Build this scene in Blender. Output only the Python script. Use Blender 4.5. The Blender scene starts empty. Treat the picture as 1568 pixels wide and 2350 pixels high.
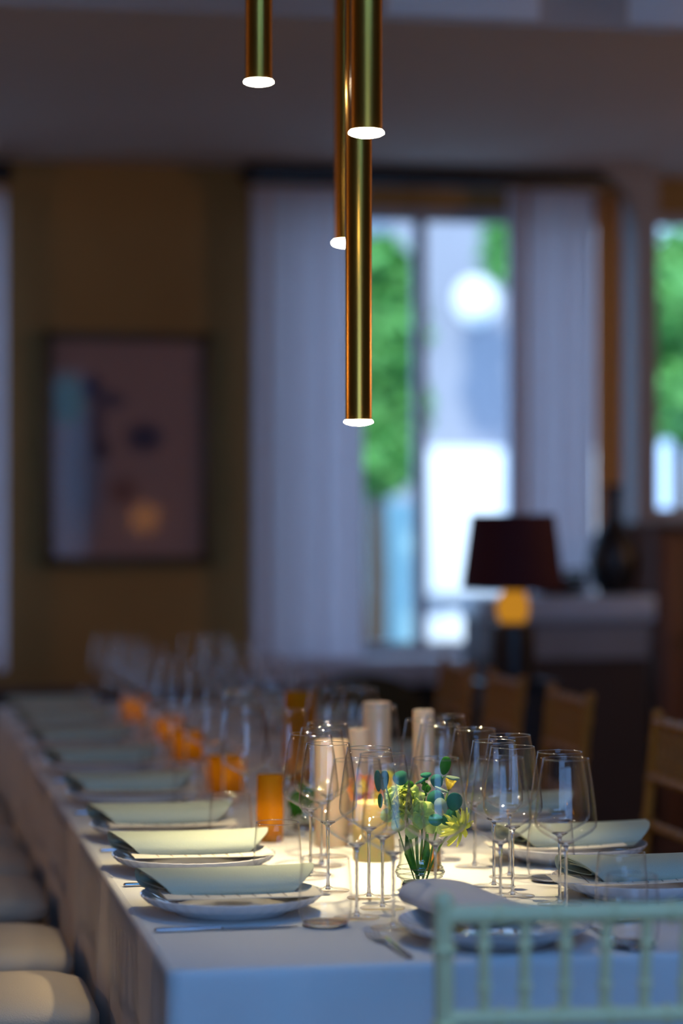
import bpy, math, random
from mathutils import Vector, Matrix, Quaternion
random.seed(7)
sc = bpy.context.scene
COL = sc.collection
PI = math.pi

# ---------------------------------------------------------------- camera
F = 5550.0                       # focal length in pixels of the 1568x2350 frame
HZ = 1180.0                      # horizon row
CAM = Vector((-0.427, -3.509, 1.416))
YAW = math.radians(11.07)
FWD = Vector((math.sin(YAW), math.cos(YAW), 0)); RGT = Vector((math.cos(YAW), -math.sin(YAW), 0))
cd = bpy.data.cameras.new('camera'); cam = bpy.data.objects.new('camera', cd); COL.objects.link(cam)
cam.location = CAM; cam.rotation_euler = (PI/2, 0, -YAW)
cd.sensor_fit = 'VERTICAL'; cd.sensor_height = 36.0; cd.lens = F/2350*36.0
cd.shift_y = 5/2350.0; cd.clip_start = 0.05; cd.clip_end = 200
cd.dof.use_dof = True; cd.dof.focus_distance = 4.25; cd.dof.aperture_fstop = 1.4
sc.camera = cam

# ---------------------------------------------------------------- light and exposure
vs = sc.view_settings
vs.view_transform = 'Standard'; vs.look = 'None'; vs.gamma = 1.0; vs.use_curve_mapping = False
vs.exposure = 0.0
DAY_BEHIND = 58.0        # daylight through the big window behind the camera
OVERHEAD_FILL = 62.0  # added overhead fill, no known opening above
WORLD_S = 3.0
SUN_S = 4.0
SPOT_W = 26.0
CANDLE_W = 0.035
SIDE_FILL_L, SIDE_FILL_R = 34.0, 46.0  # warm fill added on the unseen side walls
w = bpy.data.worlds.new('sky'); sc.world = w; w.use_nodes = True
nt = w.node_tree; bg = nt.nodes['Background']
bg.inputs['Color'].default_value = (0.42, 0.62, 1.0, 1); bg.inputs['Strength'].default_value = WORLD_S
def light(name, kind, loc, energy, color, rot=None, **kw):
    l = bpy.data.lights.new(name, kind); l.energy = energy; l.color = color
    for k, v in kw.items(): setattr(l, k, v)
    o = bpy.data.objects.new(name, l); COL.objects.link(o); o.location = loc
    if rot is not None: o.rotation_euler = rot
    return o
sun = light('sun', 'SUN', (0, -10, 20), SUN_S, (1.0, 0.95, 0.86), angle=math.radians(2))
sun.rotation_euler = Vector((0.15, 1.0, -0.75)).to_track_quat('-Z', 'Y').to_euler()
light('window_daylight', 'AREA', (0.0, -6.25, 1.85), DAY_BEHIND, (0.09, 0.38, 1.0), (PI/2, 0, 0), shape='RECTANGLE', size=3.2, size_y=1.8)
light('overhead_fill', 'AREA', (0.6, -2.1, 3.40), OVERHEAD_FILL, (0.09, 0.38, 1.0), (math.radians(12), 0, 0), shape='RECTANGLE', size=2.4, size_y=1.4)  # unseen blue light added to lift the table top
sc.cycles.transparent_max_bounces = 48
sc.cycles.max_bounces = 8; sc.cycles.transmission_bounces = 8; sc.cycles.glossy_bounces = 4; sc.cycles.diffuse_bounces = 3
sc.cycles.caustics_reflective = False; sc.cycles.caustics_refractive = False
sc.cycles.sample_clamp_indirect = 6.0
sc.cycles.use_denoising = True

# ---------------------------------------------------------------- measuring helpers
def at(u, v, Y):
    return CAM + RGT*((u-784)/F*Y) + FWD*Y + Vector((0, 0, (HZ-v)/F*Y))
def on_z(u, v, z):
    return at(u, v, (CAM.z-z)*F/(v-HZ))
def on_y(u, v, y):
    d = RGT*((u-784)/F) + FWD + Vector((0, 0, (HZ-v)/F))
    return CAM + d*((y-CAM.y)/d.y)

# ---------------------------------------------------------------- materials
MATS = {}
def pbr(name, col, rough=0.6, metal=0.0, bump=0.0, bscale=60.0, var=0.0, vscale=6.0, **kw):
    if name in MATS: return MATS[name]
    m = bpy.data.materials.new(name); m.use_nodes = True; MATS[name] = m
    n = m.node_tree.nodes; L = m.node_tree.links; b = n['Principled BSDF']
    b.inputs['Base Color'].default_value = (*col, 1); b.inputs['Roughness'].default_value = rough
    b.inputs['Metallic'].default_value = metal
    for k, v in kw.items():
        b.inputs[k.replace('_', ' ')].default_value = v
    tc = n.new('ShaderNodeTexCoord')
    if bump:
        nz = n.new('ShaderNodeTexNoise'); nz.inputs['Scale'].default_value = bscale; nz.inputs['Detail'].default_value = 4
        bp = n.new('ShaderNodeBump'); bp.inputs['Strength'].default_value = bump; bp.inputs['Distance'].default_value = 0.005
        L.new(tc.outputs['Object'], nz.inputs['Vector']); L.new(nz.outputs['Fac'], bp.inputs['Height']); L.new(bp.outputs['Normal'], b.inputs['Normal'])
    if var:
        nz = n.new('ShaderNodeTexNoise'); nz.inputs['Scale'].default_value = vscale; nz.inputs['Detail'].default_value = 3
        mx = n.new('ShaderNodeMix'); mx.data_type = 'RGBA'
        mx.inputs['A'].default_value = (*[c*(1-var) for c in col], 1); mx.inputs['B'].default_value = (*[min(1, c*(1+var)) for c in col], 1)
        L.new(tc.outputs['Object'], nz.inputs['Vector']); L.new(nz.outputs['Fac'], mx.inputs['Factor']); L.new(mx.outputs['Result'], b.inputs['Base Color'])
    return m
def translucent(name, col, tcol, fac=0.4, clear=0.0):
    m = bpy.data.materials.new(name); m.use_nodes = True; MATS[name] = m
    n = m.node_tree.nodes; L = m.node_tree.links; n.clear()
    out = n.new('ShaderNodeOutputMaterial'); d = n.new('ShaderNodeBsdfDiffuse'); t = n.new('ShaderNodeBsdfTranslucent')
    d.inputs['Color'].default_value = (*col, 1); t.inputs['Color'].default_value = (*tcol, 1)
    mx = n.new('ShaderNodeMixShader'); mx.inputs[0].default_value = fac
    L.new(d.outputs[0], mx.inputs[1]); L.new(t.outputs[0], mx.inputs[2])
    last = mx
    if clear:
        tr = n.new('ShaderNodeBsdfTransparent'); m2 = n.new('ShaderNodeMixShader'); m2.inputs[0].default_value = clear
        L.new(mx.outputs[0], m2.inputs[1]); L.new(tr.outputs[0], m2.inputs[2]); last = m2
    L.new(last.outputs[0], out.inputs[0]); return m
def thin_glass(name, tint=(1, 1, 1), edge=(0.75, 0.74, 0.78), f0=0.035, k=0.75, glow=0.0, gcol=(1, 1, 1)):
    """a thin pane or blown wall: clear face on, mirror-like and darker at grazing angles, never bends light"""
    m = bpy.data.materials.new(name); m.use_nodes = True; MATS[name] = m
    n = m.node_tree.nodes; L = m.node_tree.links; n.clear()
    out = n.new('ShaderNodeOutputMaterial'); lw = n.new('ShaderNodeLayerWeight'); lw.inputs['Blend'].default_value = 0.5
    pw = n.new('ShaderNodeMath'); pw.operation = 'POWER'; pw.inputs[1].default_value = 5.0
    L.new(lw.outputs['Facing'], pw.inputs[0])
    ma = n.new('ShaderNodeMath'); ma.operation = 'MULTIPLY_ADD'; ma.inputs[1].default_value = k; ma.inputs[2].default_value = f0
    L.new(pw.outputs[0], ma.inputs[0])
    p2 = n.new('ShaderNodeMath'); p2.operation = 'POWER'; p2.inputs[1].default_value = 4.0; L.new(lw.outputs['Facing'], p2.inputs[0])
    cm = n.new('ShaderNodeMix'); cm.data_type = 'RGBA'; cm.inputs['A'].default_value = (*tint, 1); cm.inputs['B'].default_value = (*edge, 1)
    L.new(p2.outputs[0], cm.inputs['Factor'])
    tr = n.new('ShaderNodeBsdfTransparent'); L.new(cm.outputs['Result'], tr.inputs['Color'])
    gl = n.new('ShaderNodeBsdfGlossy'); gl.inputs['Roughness'].default_value = 0.02
    mx = n.new('ShaderNodeMixShader'); L.new(ma.outputs[0], mx.inputs[0]); L.new(tr.outputs[0], mx.inputs[1]); L.new(gl.outputs[0], mx.inputs[2])
    last = mx
    if glow:      # part of the wall scatters light through it (frosted or coloured glass)
        t = n.new('ShaderNodeBsdfTranslucent'); t.inputs['Color'].default_value = (*gcol, 1)
        d = n.new('ShaderNodeBsdfDiffuse'); d.inputs['Color'].default_value = (*gcol, 1)
        m3 = n.new('ShaderNodeMixShader'); m3.inputs[0].default_value = 0.6; L.new(d.outputs[0], m3.inputs[1]); L.new(t.outputs[0], m3.inputs[2])
        m2 = n.new('ShaderNodeMixShader'); m2.inputs[0].default_value = glow
        L.new(mx.outputs[0], m2.inputs[1]); L.new(m3.outputs[0], m2.inputs[2]); last = m2
    L.new(last.outputs[0], out.inputs[0]); return m
def emit(name, col, s):
    m = bpy.data.materials.new(name); m.use_nodes = True; MATS[name] = m
    n = m.node_tree.nodes; n.clear(); out = n.new('ShaderNodeOutputMaterial'); e = n.new('ShaderNodeEmission')
    e.inputs[0].default_value = (*col, 1); e.inputs[1].default_value = s
    m.node_tree.links.new(e.outputs[0], out.inputs[0]); return m
def solid_glass(name, col=(1, 1, 1), ior=1.5):
    m = bpy.data.materials.new(name); m.use_nodes = True; MATS[name] = m
    n = m.node_tree.nodes; n.clear(); out = n.new('ShaderNodeOutputMaterial'); g = n.new('ShaderNodeBsdfGlass')
    g.inputs['Color'].default_value = (*col, 1); g.inputs['Roughness'].default_value = 0.0; g.inputs['IOR'].default_value = ior
    m.node_tree.links.new(g.outputs[0], out.inputs[0]); return m

M_cloth = pbr('table linen', (0.80, 0.80, 0.78), 0.85, bump=0.25, bscale=400)
M_napkin = pbr('sage napkin', (0.46, 0.52, 0.42), 0.9, bump=0.3, bscale=500)
M_lilac = pbr('pale napkin', (0.66, 0.66, 0.68), 0.9, bump=0.3, bscale=500)
M_plate = pbr('porcelain', (0.78, 0.77, 0.77), 0.12, Coat_Weight=0.5)
M_card = pbr('menu card', (0.86, 0.80, 0.68), 0.7)
M_ink = pbr('ink', (0.25, 0.2, 0.15), 0.8)
M_steel = pbr('cutlery steel', (0.6, 0.6, 0.62), 0.16, 1.0)
M_brass = pbr('aged brass', (0.52, 0.26, 0.04), 0.27, 1.0)
M_glass = thin_glass('blown glass', (1, 1, 1), (0.88, 0.87, 0.90), 0.022, 0.8)
M_rim = thin_glass('glass rim', (0.9, 0.9, 0.9), (0.55, 0.55, 0.58), 0.35, 0.6)
M_stem = solid_glass('glass stem')
M_water = solid_glass('water', (0.95, 1.0, 0.95), 1.33)
M_vase = thin_glass('vase glass', (0.97, 0.99, 0.96), (0.5, 0.55, 0.5), 0.05, 0.8)
M_amber = thin_glass('amber glass', (0.90, 0.66, 0.20), (0.8, 0.5, 0.06), 0.04, 0.6, 0.5, (0.72, 0.44, 0.02))
M_wax = pbr('candle wax', (1.0, 0.72, 0.46), 0.5, Subsurface_Weight=0.15, Subsurface_Scale=0.02)
M_waxy = pbr('yellow candle wax', (1.0, 0.70, 0.24), 0.5, Subsurface_Weight=0.15, Subsurface_Scale=0.02)
M_wick = pbr('wick', (0.02, 0.015, 0.01), 0.9)
M_flame = emit('flame', (1.0, 0.68, 0.25), 1.6)
M_lamp = emit('lamp lens', (1.0, 0.90, 0.62), 80)
M_gold = pbr('gold painted wood', (0.36, 0.155, 0.015), 0.4, var=0.15, vscale=20)
M_mint = pbr('silvery white painted wood', (0.95, 0.84, 0.44), 0.3, var=0.08, vscale=20)
M_cushion = pbr('cushion fabric', (0.56, 0.46, 0.34), 0.95, bump=0.3, bscale=300)
M_wood = pbr('dark wood', (0.035, 0.018, 0.009), 0.45, var=0.3, vscale=8)
M_black = pbr('black lacquer', (0.006, 0.006, 0.008), 0.4)
M_euc = translucent('eucalyptus leaf', (0.05, 0.23, 0.15), (0.10, 0.30, 0.08), 0.2)
M_euc2 = translucent('pale leaf', (0.30, 0.42, 0.30), (0.35, 0.45, 0.2), 0.3)
M_fresh = translucent('fresh leaf', (0.06, 0.26, 0.03), (0.12, 0.40, 0.03), 0.3)
M_lime = translucent('lime petal', (0.84, 0.88, 0.24), (0.88, 0.9, 0.14), 0.55)
M_green = translucent('green petal', (0.60, 0.76, 0.36), (0.6, 0.78, 0.26), 0.55)
M_yell = translucent('yellow petal', (0.95, 0.80, 0.16), (0.95, 0.8, 0.1), 0.35)
M_peach = translucent('peach petal', (0.95, 0.42, 0.16), (0.95, 0.5, 0.1), 0.35)
M_stalk = pbr('green stalk', (0.12, 0.26, 0.03), 0.6)

# ---------------------------------------------------------------- mesh helpers
class MB:
    def __init__(s): s.v = []; s.f = []
    def add(s, vs_, fs, mat=None):
        n = len(s.v)
        s.v += [tuple(mat @ Vector(p)) if mat is not None else tuple(p) for p in vs_]
        s.f += [tuple(i+n for i in f) for f in fs]; return s
    def box(s, x0, y0, z0, x1, y1, z1, b=0.0, mat=None):
        if b <= 0:
            v = [(x, y, z) for z in (z0, z1) for y in (y0, y1) for x in (x0, x1)]
            f = [(0, 2, 3, 1), (4, 5, 7, 6), (0, 1, 5, 4), (2, 6, 7, 3), (0, 4, 6, 2), (1, 3, 7, 5)]
            return s.add(v, f, mat)
        # chamfered box: loops of a rounded rectangle
        b = min(b, abs(x1-x0)/2.01, abs(y1-y0)/2.01, abs(z1-z0)/2.01)
        loops = []
        for z, ins in ((z0, b), (z0+b*0.3, b*0.3), (z0+b, 0), (z1-b, 0), (z1-b*0.3, b*0.3), (z1, b)):
            loops.append([(x, y, z) for x, y in rrect(x0+ins, y0+ins, x1-ins, y1-ins, b, 3)])
        return s.loft(loops, True, True, mat)
    def loft(s, loops, cap0=True, cap1=True, mat=None, closed=True):
        v = [p for l in loops for p in l]; n = len(loops[0]); f = []
        for i in range(len(loops)-1):
            for j in range(n if closed else n-1):
                a = i*n+j; b_ = i*n+(j+1) % n
                f.append((a, b_, b_+n, a+n))
        if cap0: f.append(tuple(reversed(range(n))))
        if cap1: f.append(tuple(range((len(loops)-1)*n, len(loops)*n)))
        return s.add(v, f, mat)
    def lathe(s, prof, seg=40, mat=None, ruf=None):
        loops = []; tips = []
        for r, z in prof:
            loops.append([(r*(1+(ruf(r, 2*PI*j/seg) if ruf else 0))*math.cos(2*PI*j/seg), r*(1+(ruf(r, 2*PI*j/seg) if ruf else 0))*math.sin(2*PI*j/seg), z) for j in range(seg)])
        return s.loft(loops, prof[0][0] > 0.0005, prof[-1][0] > 0.0005, mat)
    def tube(s, pts, rad, seg=8, mat=None):
        pts = [Vector(p) for p in pts]; n = len(pts)
        if not hasattr(rad, '__len__'): rad = [rad]*n
        loops = []; up = None
        for i, p in enumerate(pts):
            t = (pts[min(i+1, n-1)]-pts[max(i-1, 0)]).normalized()
            if up is None: up = Vector((0, 0, 1)) if abs(t.z) < 0.9 else Vector((1, 0, 0))
            a = t.cross(up).normalized(); b_ = a.cross(t).normalized(); up = b_
            loops.append([tuple(p+(a*math.cos(-2*PI*j/seg)+b_*math.sin(-2*PI*j/seg))*rad[i]) for j in range(seg)])
        return s.loft(loops, True, True, mat)
    def ball(s, c, r, seg=16, rings=8, sq=(1, 1, 1), mat=None):
        c = Vector(c)
        prof = [(max(1e-4, math.sin(PI*i/rings))*r, -math.cos(PI*i/rings)*r) for i in range(rings+1)]
        m = Matrix.Translation(c) @ Matrix.Diagonal((*sq, 1))
        return s.lathe(prof, seg, m if mat is None else mat @ m)
    def build(s, name, m=None, parent=None, smooth=True, ang=35):
        me = bpy.data.meshes.new(name); me.from_pydata(s.v, [], s.f); me.update()
        if m: me.materials.append(m)
        if smooth:
            me.shade_smooth(); me.set_sharp_from_angle(angle=math.radians(ang))
        o = bpy.data.objects.new(name, me); COL.objects.link(o)
        if parent: o.parent = parent
        return o
def rrect(x0, y0, x1, y1, r, k=4):
    r = min(r, (x1-x0)/2.001, (y1-y0)/2.001); out = []
    for cx, cy, a0 in ((x1-r, y1-r, 0), (x0+r, y1-r, 90), (x0+r, y0+r, 180), (x1-r, y0+r, 270)):
        for i in range(k+1):
            a = math.radians(a0+90*i/k); out.append((cx+r*math.cos(a), cy+r*math.sin(a)))
    return out
def tag(o, label=None, cat=None, group=None, kind=None):
    if label: o['label'] = label
    if cat: o['category'] = cat
    if group: o['group'] = group
    if kind: o['kind'] = kind
    return o
def thing(name, loc=(0, 0, 0), rz=0.0, label=None, cat=None, group=None):
    o = bpy.data.objects.new(name, None); COL.objects.link(o); o.location = loc; o.rotation_euler = (0, 0, rz)
    return tag(o, label, cat, group)
def copy_tree(o, parent=None):
    c = o.copy(); COL.objects.link(c)
    if parent: c.parent = parent
    for ch in list(o.children): copy_tree(ch, c)
    return c
class Proto:
    """the first placing moves the built thing itself, later ones copy it with its parts"""
    def __init__(s, o): s.o = o; s.used = False
    def put(s, loc, rz=0.0, label=None, group=None):
        c = s.o if not s.used else copy_tree(s.o)
        s.used = True; c.location = loc; c.rotation_euler = (0, 0, rz)
        if label: c['label'] = label
        if group: c['group'] = group
        return c
ORD = ['first', 'second', 'third', 'fourth', 'fifth', 'sixth', 'seventh', 'eighth', 'ninth']

# ================================================================ THE ROOM
WY = 6.70; CEIL = 2.90; RISE = 3.60; XL = -4.2; XR = 5.2; YB = -6.4
def st(o): o['kind'] = 'structure'; return o
M_floor = pbr('floor boards', (0.02, 0.012, 0.008), 0.5, var=0.3, vscale=3)
M_ceil = pbr('ceiling plaster', (0.60, 0.50, 0.44), 0.9, var=0.10, vscale=0.8)
M_wallf = pbr('brown textile wall', (0.34, 0.20, 0.065), 0.9, var=0.22, vscale=1.6)
M_wallo = pbr('side wall paint', (0.30, 0.22, 0.15), 0.9)
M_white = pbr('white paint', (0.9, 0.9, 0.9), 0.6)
M_grey = pbr('grey paint', (0.33, 0.31, 0.31), 0.7)
M_frame = pbr('window frame paint', (0.38, 0.38, 0.42), 0.5)
st(MB().box(XL-0.2, YB-0.2, -0.2, XR+0.2, WY+0.3, 0).build('floor', M_floor, smooth=False))
c_ = MB(); c_.box(XL-0.2, RISE, CEIL, XR+0.2, WY+0.3, CEIL+0.9); c_.box(XL-0.2, YB-0.2, 3.45, XR+0.2, RISE, 3.65)
st(c_.build('ceiling', M_ceil, smooth=False))
st(MB().box(XL-0.2, YB-0.2, 0, XL, WY, 3.5).build('wall_left', M_wallo, smooth=False))
st(MB().box(XR, YB-0.2, 0, XR+0.2, WY, 3.5).build('wall_right', M_wallo, smooth=False))
# wall behind the camera with its big window
b_ = MB(); b_.box(XL, YB-0.2, 0, -1.7, YB, 3.5); b_.box(1.66, YB-0.2, 0, XR, YB, 3.5); b_.box(-1.7, YB-0.2, 0, 1.66, YB, 0.9); b_.box(-1.7, YB-0.2, 2.8, 1.66, YB, 3.5)
st(b_.build('wall_back', M_wallo, smooth=False))
b_ = MB()
for x in (-1.7, -0.6, 0.5, 1.60): b_.box(x, YB-0.15, 0.9, x+0.06, YB-0.05, 2.8)
b_.box(-1.7, YB-0.15, 0.9, 1.66, YB-0.05, 0.96); b_.box(-1.7, YB-0.15, 2.74, 1.66, YB-0.05, 2.8)
wb = st(b_.build('window_4', M_white, smooth=False))
b_ = MB()
for x in (-0.62, 0.59, 1.80): b_.box(x, -2.82, 3.42, x+0.03, -1.36, 3.46)
b_.box(-0.62, -2.84, 3.42, 1.83, -2.81, 3.46); b_.box(-0.62, -1.39, 3.42, 1.83, -1.36, 3.46)
st(b_.build('trim_6', M_white, smooth=False))  # frame around the added overhead fill, ceiling stays closed there
# far wall with three openings
def wx(u): return on_y(u, 1000, WY).x
def wz(u, v): return on_y(u, v, WY).z
W1a, W1b, W1t, W1s = wx(615), wx(1418), wz(950, 476), wz(950, 1503)
W2a, W2b, W2t, W2s = wx(1488), wx(1760), wz(1520, 488), wz(1520, 1192)
W0b = wx(2); W0a = W0b-1.2
b_ = MB()
def wallbox(xa, xb, za, zb): b_.box(xa, WY, za, xb, WY+0.25, zb)
wallbox(XL, W0a, 0, CEIL); wallbox(W0a, W0b, 0, W1s); wallbox(W0a, W0b, W1t, CEIL)
wallbox(W0b, W1a, 0, CEIL); wallbox(W1a, W1b, 0, W1s); wallbox(W1a, W1b, W1t, CEIL)
wallbox(W1b, W2a, 0, CEIL); wallbox(W2a, W2b, 0, W2s); wallbox(W2a, W2b, W2t, CEIL); wallbox(W2b, XR, 0, CEIL)
st(b_.build('wall_far', M_wallf, smooth=False))
M_pane = thin_glass('window pane', (0.9, 0.95, 0.97), (0.7, 0.7, 0.7), 0.04, 0.6)
def window(name, xa, xb, za, zb, bars, fw=0.05):
    b = MB(); y0, y1 = WY+0.05, WY+0.12
    b.box(xa, y0, za, xa+fw, y1, zb); b.box(xb-fw, y0, za, xb, y1, zb)
    b.box(xa, y0, za, xb, y1, za+fw); b.box(xa, y0, zb-fw, xb, y1, zb)
    for x in bars: b.box(x-0.024, y0-0.01, za, x+0.024, y1, zb)
    o = st(b.build(name, M_frame, smooth=False))
    p = MB().box(xa+fw, WY+0.08, za+fw, xb-fw, WY+0.088, zb-fw).build('pane', M_pane, o, smooth=False)
    return o
window('window_1', W1a, W1b, W1t*0+W1s, W1t, [wx(790), wx(972), wx(1203)])
window('window_2', W2a, W2b, W2s, W2t, [])
window('window_3', W0a, W0b, W1s, W1t, [])
# sill bench under the window, grey
st(MB().box(wx(560), WY-0.30, wz(950, 1560), wx(1150), WY, wz(950, 1503), 0.01).build('trim_1', pbr('sill paint', (0.75, 0.70, 0.72), 0.7)))
# pilaster between the windows, its head coved into the ceiling
pb = MB(); xa, xb = wx(1428), wx(1474)
pb.box(xa, WY-0.22, 0, xb, WY, CEIL)
loops = []
for i in range(9):
    t = i/8*PI/2; loops.append([(xa-0.22*(1-math.cos(t))*1.0, WY-0.22, CEIL-0.30*(1-math.sin(t))), (xa+0.002, WY-0.22, CEIL-0.30*(1-math.sin(t))), (xa+0.002, WY, CEIL-0.30*(1-math.sin(t))), (xa-0.22*(1-math.cos(t)), WY, CEIL-0.30*(1-math.sin(t)))])
pb.loft(loops)
st(pb.build('trim_2', M_grey))
# dark jamb of the garden door right of it
st(MB().box(wx(1474), WY-0.10, 0, W2a+0.005, WY+0.04, wz(1480, 440)).build('trim_3', M_black, smooth=False))
# face of the ceiling step: white panels standing in for patches of daylight on it
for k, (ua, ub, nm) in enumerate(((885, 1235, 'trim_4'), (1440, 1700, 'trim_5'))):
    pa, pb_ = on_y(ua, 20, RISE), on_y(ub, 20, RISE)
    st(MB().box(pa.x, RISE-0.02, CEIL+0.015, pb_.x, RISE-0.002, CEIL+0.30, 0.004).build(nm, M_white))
st(MB().box(XL, WY-0.02, 0, XR, WY, 0.12).build('baseboard_far', M_wood, smooth=False))
wz_ = wz(950, 1566)
st(MB().box(XL, WY-0.012, 0.12, XR, WY-0.001, wz_).build('trim_7', M_wood, smooth=False))

# ---------------------------------------------------------------- outside
M_lawn = pbr('grass', (0.10, 0.26, 0.05), 0.9, var=0.3, vscale=2)
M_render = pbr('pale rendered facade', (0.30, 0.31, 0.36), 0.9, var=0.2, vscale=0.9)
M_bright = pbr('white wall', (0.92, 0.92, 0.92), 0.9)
M_leafo = pbr('garden foliage', (0.14, 0.42, 0.10), 0.7, var=0.45, vscale=5)
M_bark = pbr('bark', (0.08, 0.05, 0.03), 0.9)
tag(MB().box(-14, WY+0.3, -0.15, 22, 32, 0.0).build('terrace', pbr('terrace stone', (0.35, 0.42, 0.45), 0.9, var=0.1), smooth=False), kind='structure')
def oy(u, v, y): return on_y(u, v, y)
# pavilion across the terrace: facade's open shade painted as grey, sunlit lower storey as white
FY = 17.0
pv = thing('pavilion', (0, 0, 0), 0, 'pale garden building far beyond the window panes', 'building')
a, b2 = oy(900, 1000, FY), oy(1440, 1000, FY)
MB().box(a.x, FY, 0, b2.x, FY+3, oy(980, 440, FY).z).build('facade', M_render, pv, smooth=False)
q0, q1 = oy(990, 1030, FY-0.3), oy(1420, 1365, FY-0.3)  # right part added behind the curtain to bounce light into it
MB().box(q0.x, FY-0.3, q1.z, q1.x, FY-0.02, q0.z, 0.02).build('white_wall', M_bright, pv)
q0 = oy(1098, 690, FY-0.1)
MB().ball((q0.x, FY-0.02, q0.z), 0.20, 28, 14, (1, 0.35, 1.05)).build('round_plaque', M_bright, pv)
# white round table out on the terrace
tc_ = oy(1045, 1415, 12.0)
gt = thing('garden_table', (tc_.x, tc_.y, 0), 0, 'round white garden table seen through the window low behind the lamp', 'table')
MB().lathe([(0.001, tc_.z-0.34), (0.24, tc_.z-0.32), (0.25, tc_.z-0.02), (0.001, tc_.z+0.03)], 28).build('cloth_top', M_bright, gt)
MB().lathe([(0.2, 0), (0.2, 0.02), (0.03, 0.05), (0.03, tc_.z-0.3)], 20).build('pedestal', M_white, gt)
def tree(name, blobs, trunk, label):
    t = thing(name, (trunk[0], trunk[1], 0), 0, label, 'tree')
    lb = MB(); rng = random.Random(len(label))
    for (x, y, z, r) in blobs:
        for k in range(260):
            d = Vector((rng.gauss(0, 1), rng.gauss(0, 1), rng.gauss(0, 1))).normalized()*r*rng.uniform(0.72, 1.05)
            q = Quaternion(Vector((rng.gauss(0, 1), rng.gauss(0, 1), rng.gauss(0, 1))).normalized(), rng.uniform(0, 6.28)).to_matrix().to_4x4()
            m = Matrix.Translation(Vector((x-trunk[0], y-trunk[1], z))+d) @ q
            s_ = rng.uniform(0.07, 0.13)
            lb.add([(-s_, 0, 0), (0, -s_*0.5, 0.01), (s_, 0, 0), (0, s_*0.5, 0.01)], [(0, 1, 2, 3)], m)
        lb.ball((x-trunk[0], y-trunk[1], z), r*0.78, 14, 9)
    lb.build('foliage', M_leafo, t)
    MB().tube([(0, 0, 0), (0.02, 0, trunk[2]*0.5), (0, 0, trunk[2])], [0.09, 0.07, 0.05], 10).build('trunk', M_bark, t)
    return t
g = [oy(862, 630, 11.5), oy(884, 740, 11.5), oy(858, 840, 11.4), oy(888, 940, 11.5), oy(868, 1050, 11.4)]
tree('shrub', [(p.x, p.y, p.z, 0.24+0.03*(i % 2)) for i, p in enumerate(g)], (g[2].x, g[2].y, g[4].z+0.2), 'tall green shrub outside the middle window pane')
g = [oy(1545, 640, 11.8), oy(1530, 720, 11.5), oy(1560, 800, 11.8), oy(1510, 900, 11.6), oy(1600, 930, 11.8)]
tree('shrub', [(p.x, p.y, p.z, 0.30) for p in g], (g[2].x, g[2].y, g[4].z), 'dark green shrub outside the door at the right edge')
g = [oy(1160, 540, 15.5), oy(1166, 600, 15.5), oy(1160, 480, 15.6)]
tree('shrub', [(p.x, p.y, p.z, 0.17) for p in g], (g[0].x+0.15, g[0].y, g[1].z), 'pale green treetop at the upper right of the window pane')
q0, q1 = oy(780, 1150, 13.0), oy(975, 1475, 13.0)
tag(MB().box(q0.x-0.6, 13.0, 0, q1.x, 13.15, q0.z, 0.02).build('garden_wall', pbr('blue shade wall', (0.36, 0.58, 0.60), 0.8)), 'light blue garden wall below the shrub outside', 'wall')  # blue of sky-lit shade put into the wall's colour

# ---------------------------------------------------------------- curtains
M_curt = translucent('sheer curtain', (0.78, 0.74, 0.76), (0.92, 0.87, 0.89), 0.65)
def curtain(u0, u1, vt, vb, label, folds, y=WY-0.16, amp=0.03):
    p0, p1 = on_y(u0, vt, y), on_y(u1, vb, y)
    t = thing('curtain', (p0.x, y, p1.z), 0, label, 'curtain', 'window curtains')
    n = folds*10; wdt = p1.x-p0.x; H = on_y((u0+u1)/2, vt, y).z-p1.z; rng = random.Random(int(u0))
    ph = [rng.uniform(-0.5, 0.5) for _ in range(folds+2)]
    loops = []
    for side in (1, -1):
        row = []
        for i in range(n+1):
            x = i/n*wdt; f = i/n*folds; a = amp*(1+0.35*ph[int(f)])
            row.append((x+0.006*math.sin(f*4.1), a*math.sin(2*PI*f+ph[int(f)])+side*0.001))
        loops.append(row)
    outline = loops[0]+loops[1][::-1]
    MB().loft([[(x, yy*(0.75 if k == 0 else 1), z) for x, yy in outline] for k, z in enumerate((H, H*0.6, 0))]).build('panel', M_curt, t, ang=80)
    MB().box(-0.004, -amp, H-0.03, wdt+0.004, amp, H-0.001, 0.01).build('header_tape', M_curt, t)
    return t
curtain(578, 838, 430, 1512, 'wide pale curtain hanging left of the window', 6)
curtain(1164, 1199, 430, 1500, 'narrow gathered curtain strip beside the right window pane', 2)
curtain(1212, 1366, 430, 1480, 'pale curtain right of the window, above the red lamp', 4)
curtain(-260, 12, 430, 1540, 'grey curtain edge at the far left of the room', 5)
M_curt2 = M_curt; M_curt = translucent('tan curtain', (0.75, 0.46, 0.22), (0.80, 0.46, 0.18), 0.6)
curtain(1367, 1424, 430, 1480, 'tan brown curtain strip at the right end of the rail', 2)
curtain(1199.5, 1211.5, 430, 1490, 'very narrow brown curtain edge between the two pale panels', 1)
M_curt = M_curt2
def rod(u0, u1, v, label):
    p0, p1 = on_y(u0, v, WY-0.16), on_y(u1, v, WY-0.16)
    t = thing('curtain_rod', (p0.x, WY-0.16, p0.z+0.025), 0, label, 'curtain rod')
    L = p1.x-p0.x
    MB().box(0, -0.035, -0.035, L, 0.05, 0.04, 0.008).build('rail', M_black, t)
    for x in (0.0, L): MB().ball((x, 0, 0), 0.045, 14, 8).build('finial', M_black, t)
    for x in (0.1, L-0.1): MB().box(x-0.01, 0.04, -0.02, x+0.01, 0.16, 0.02).build('bracket', M_black, t)
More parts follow.
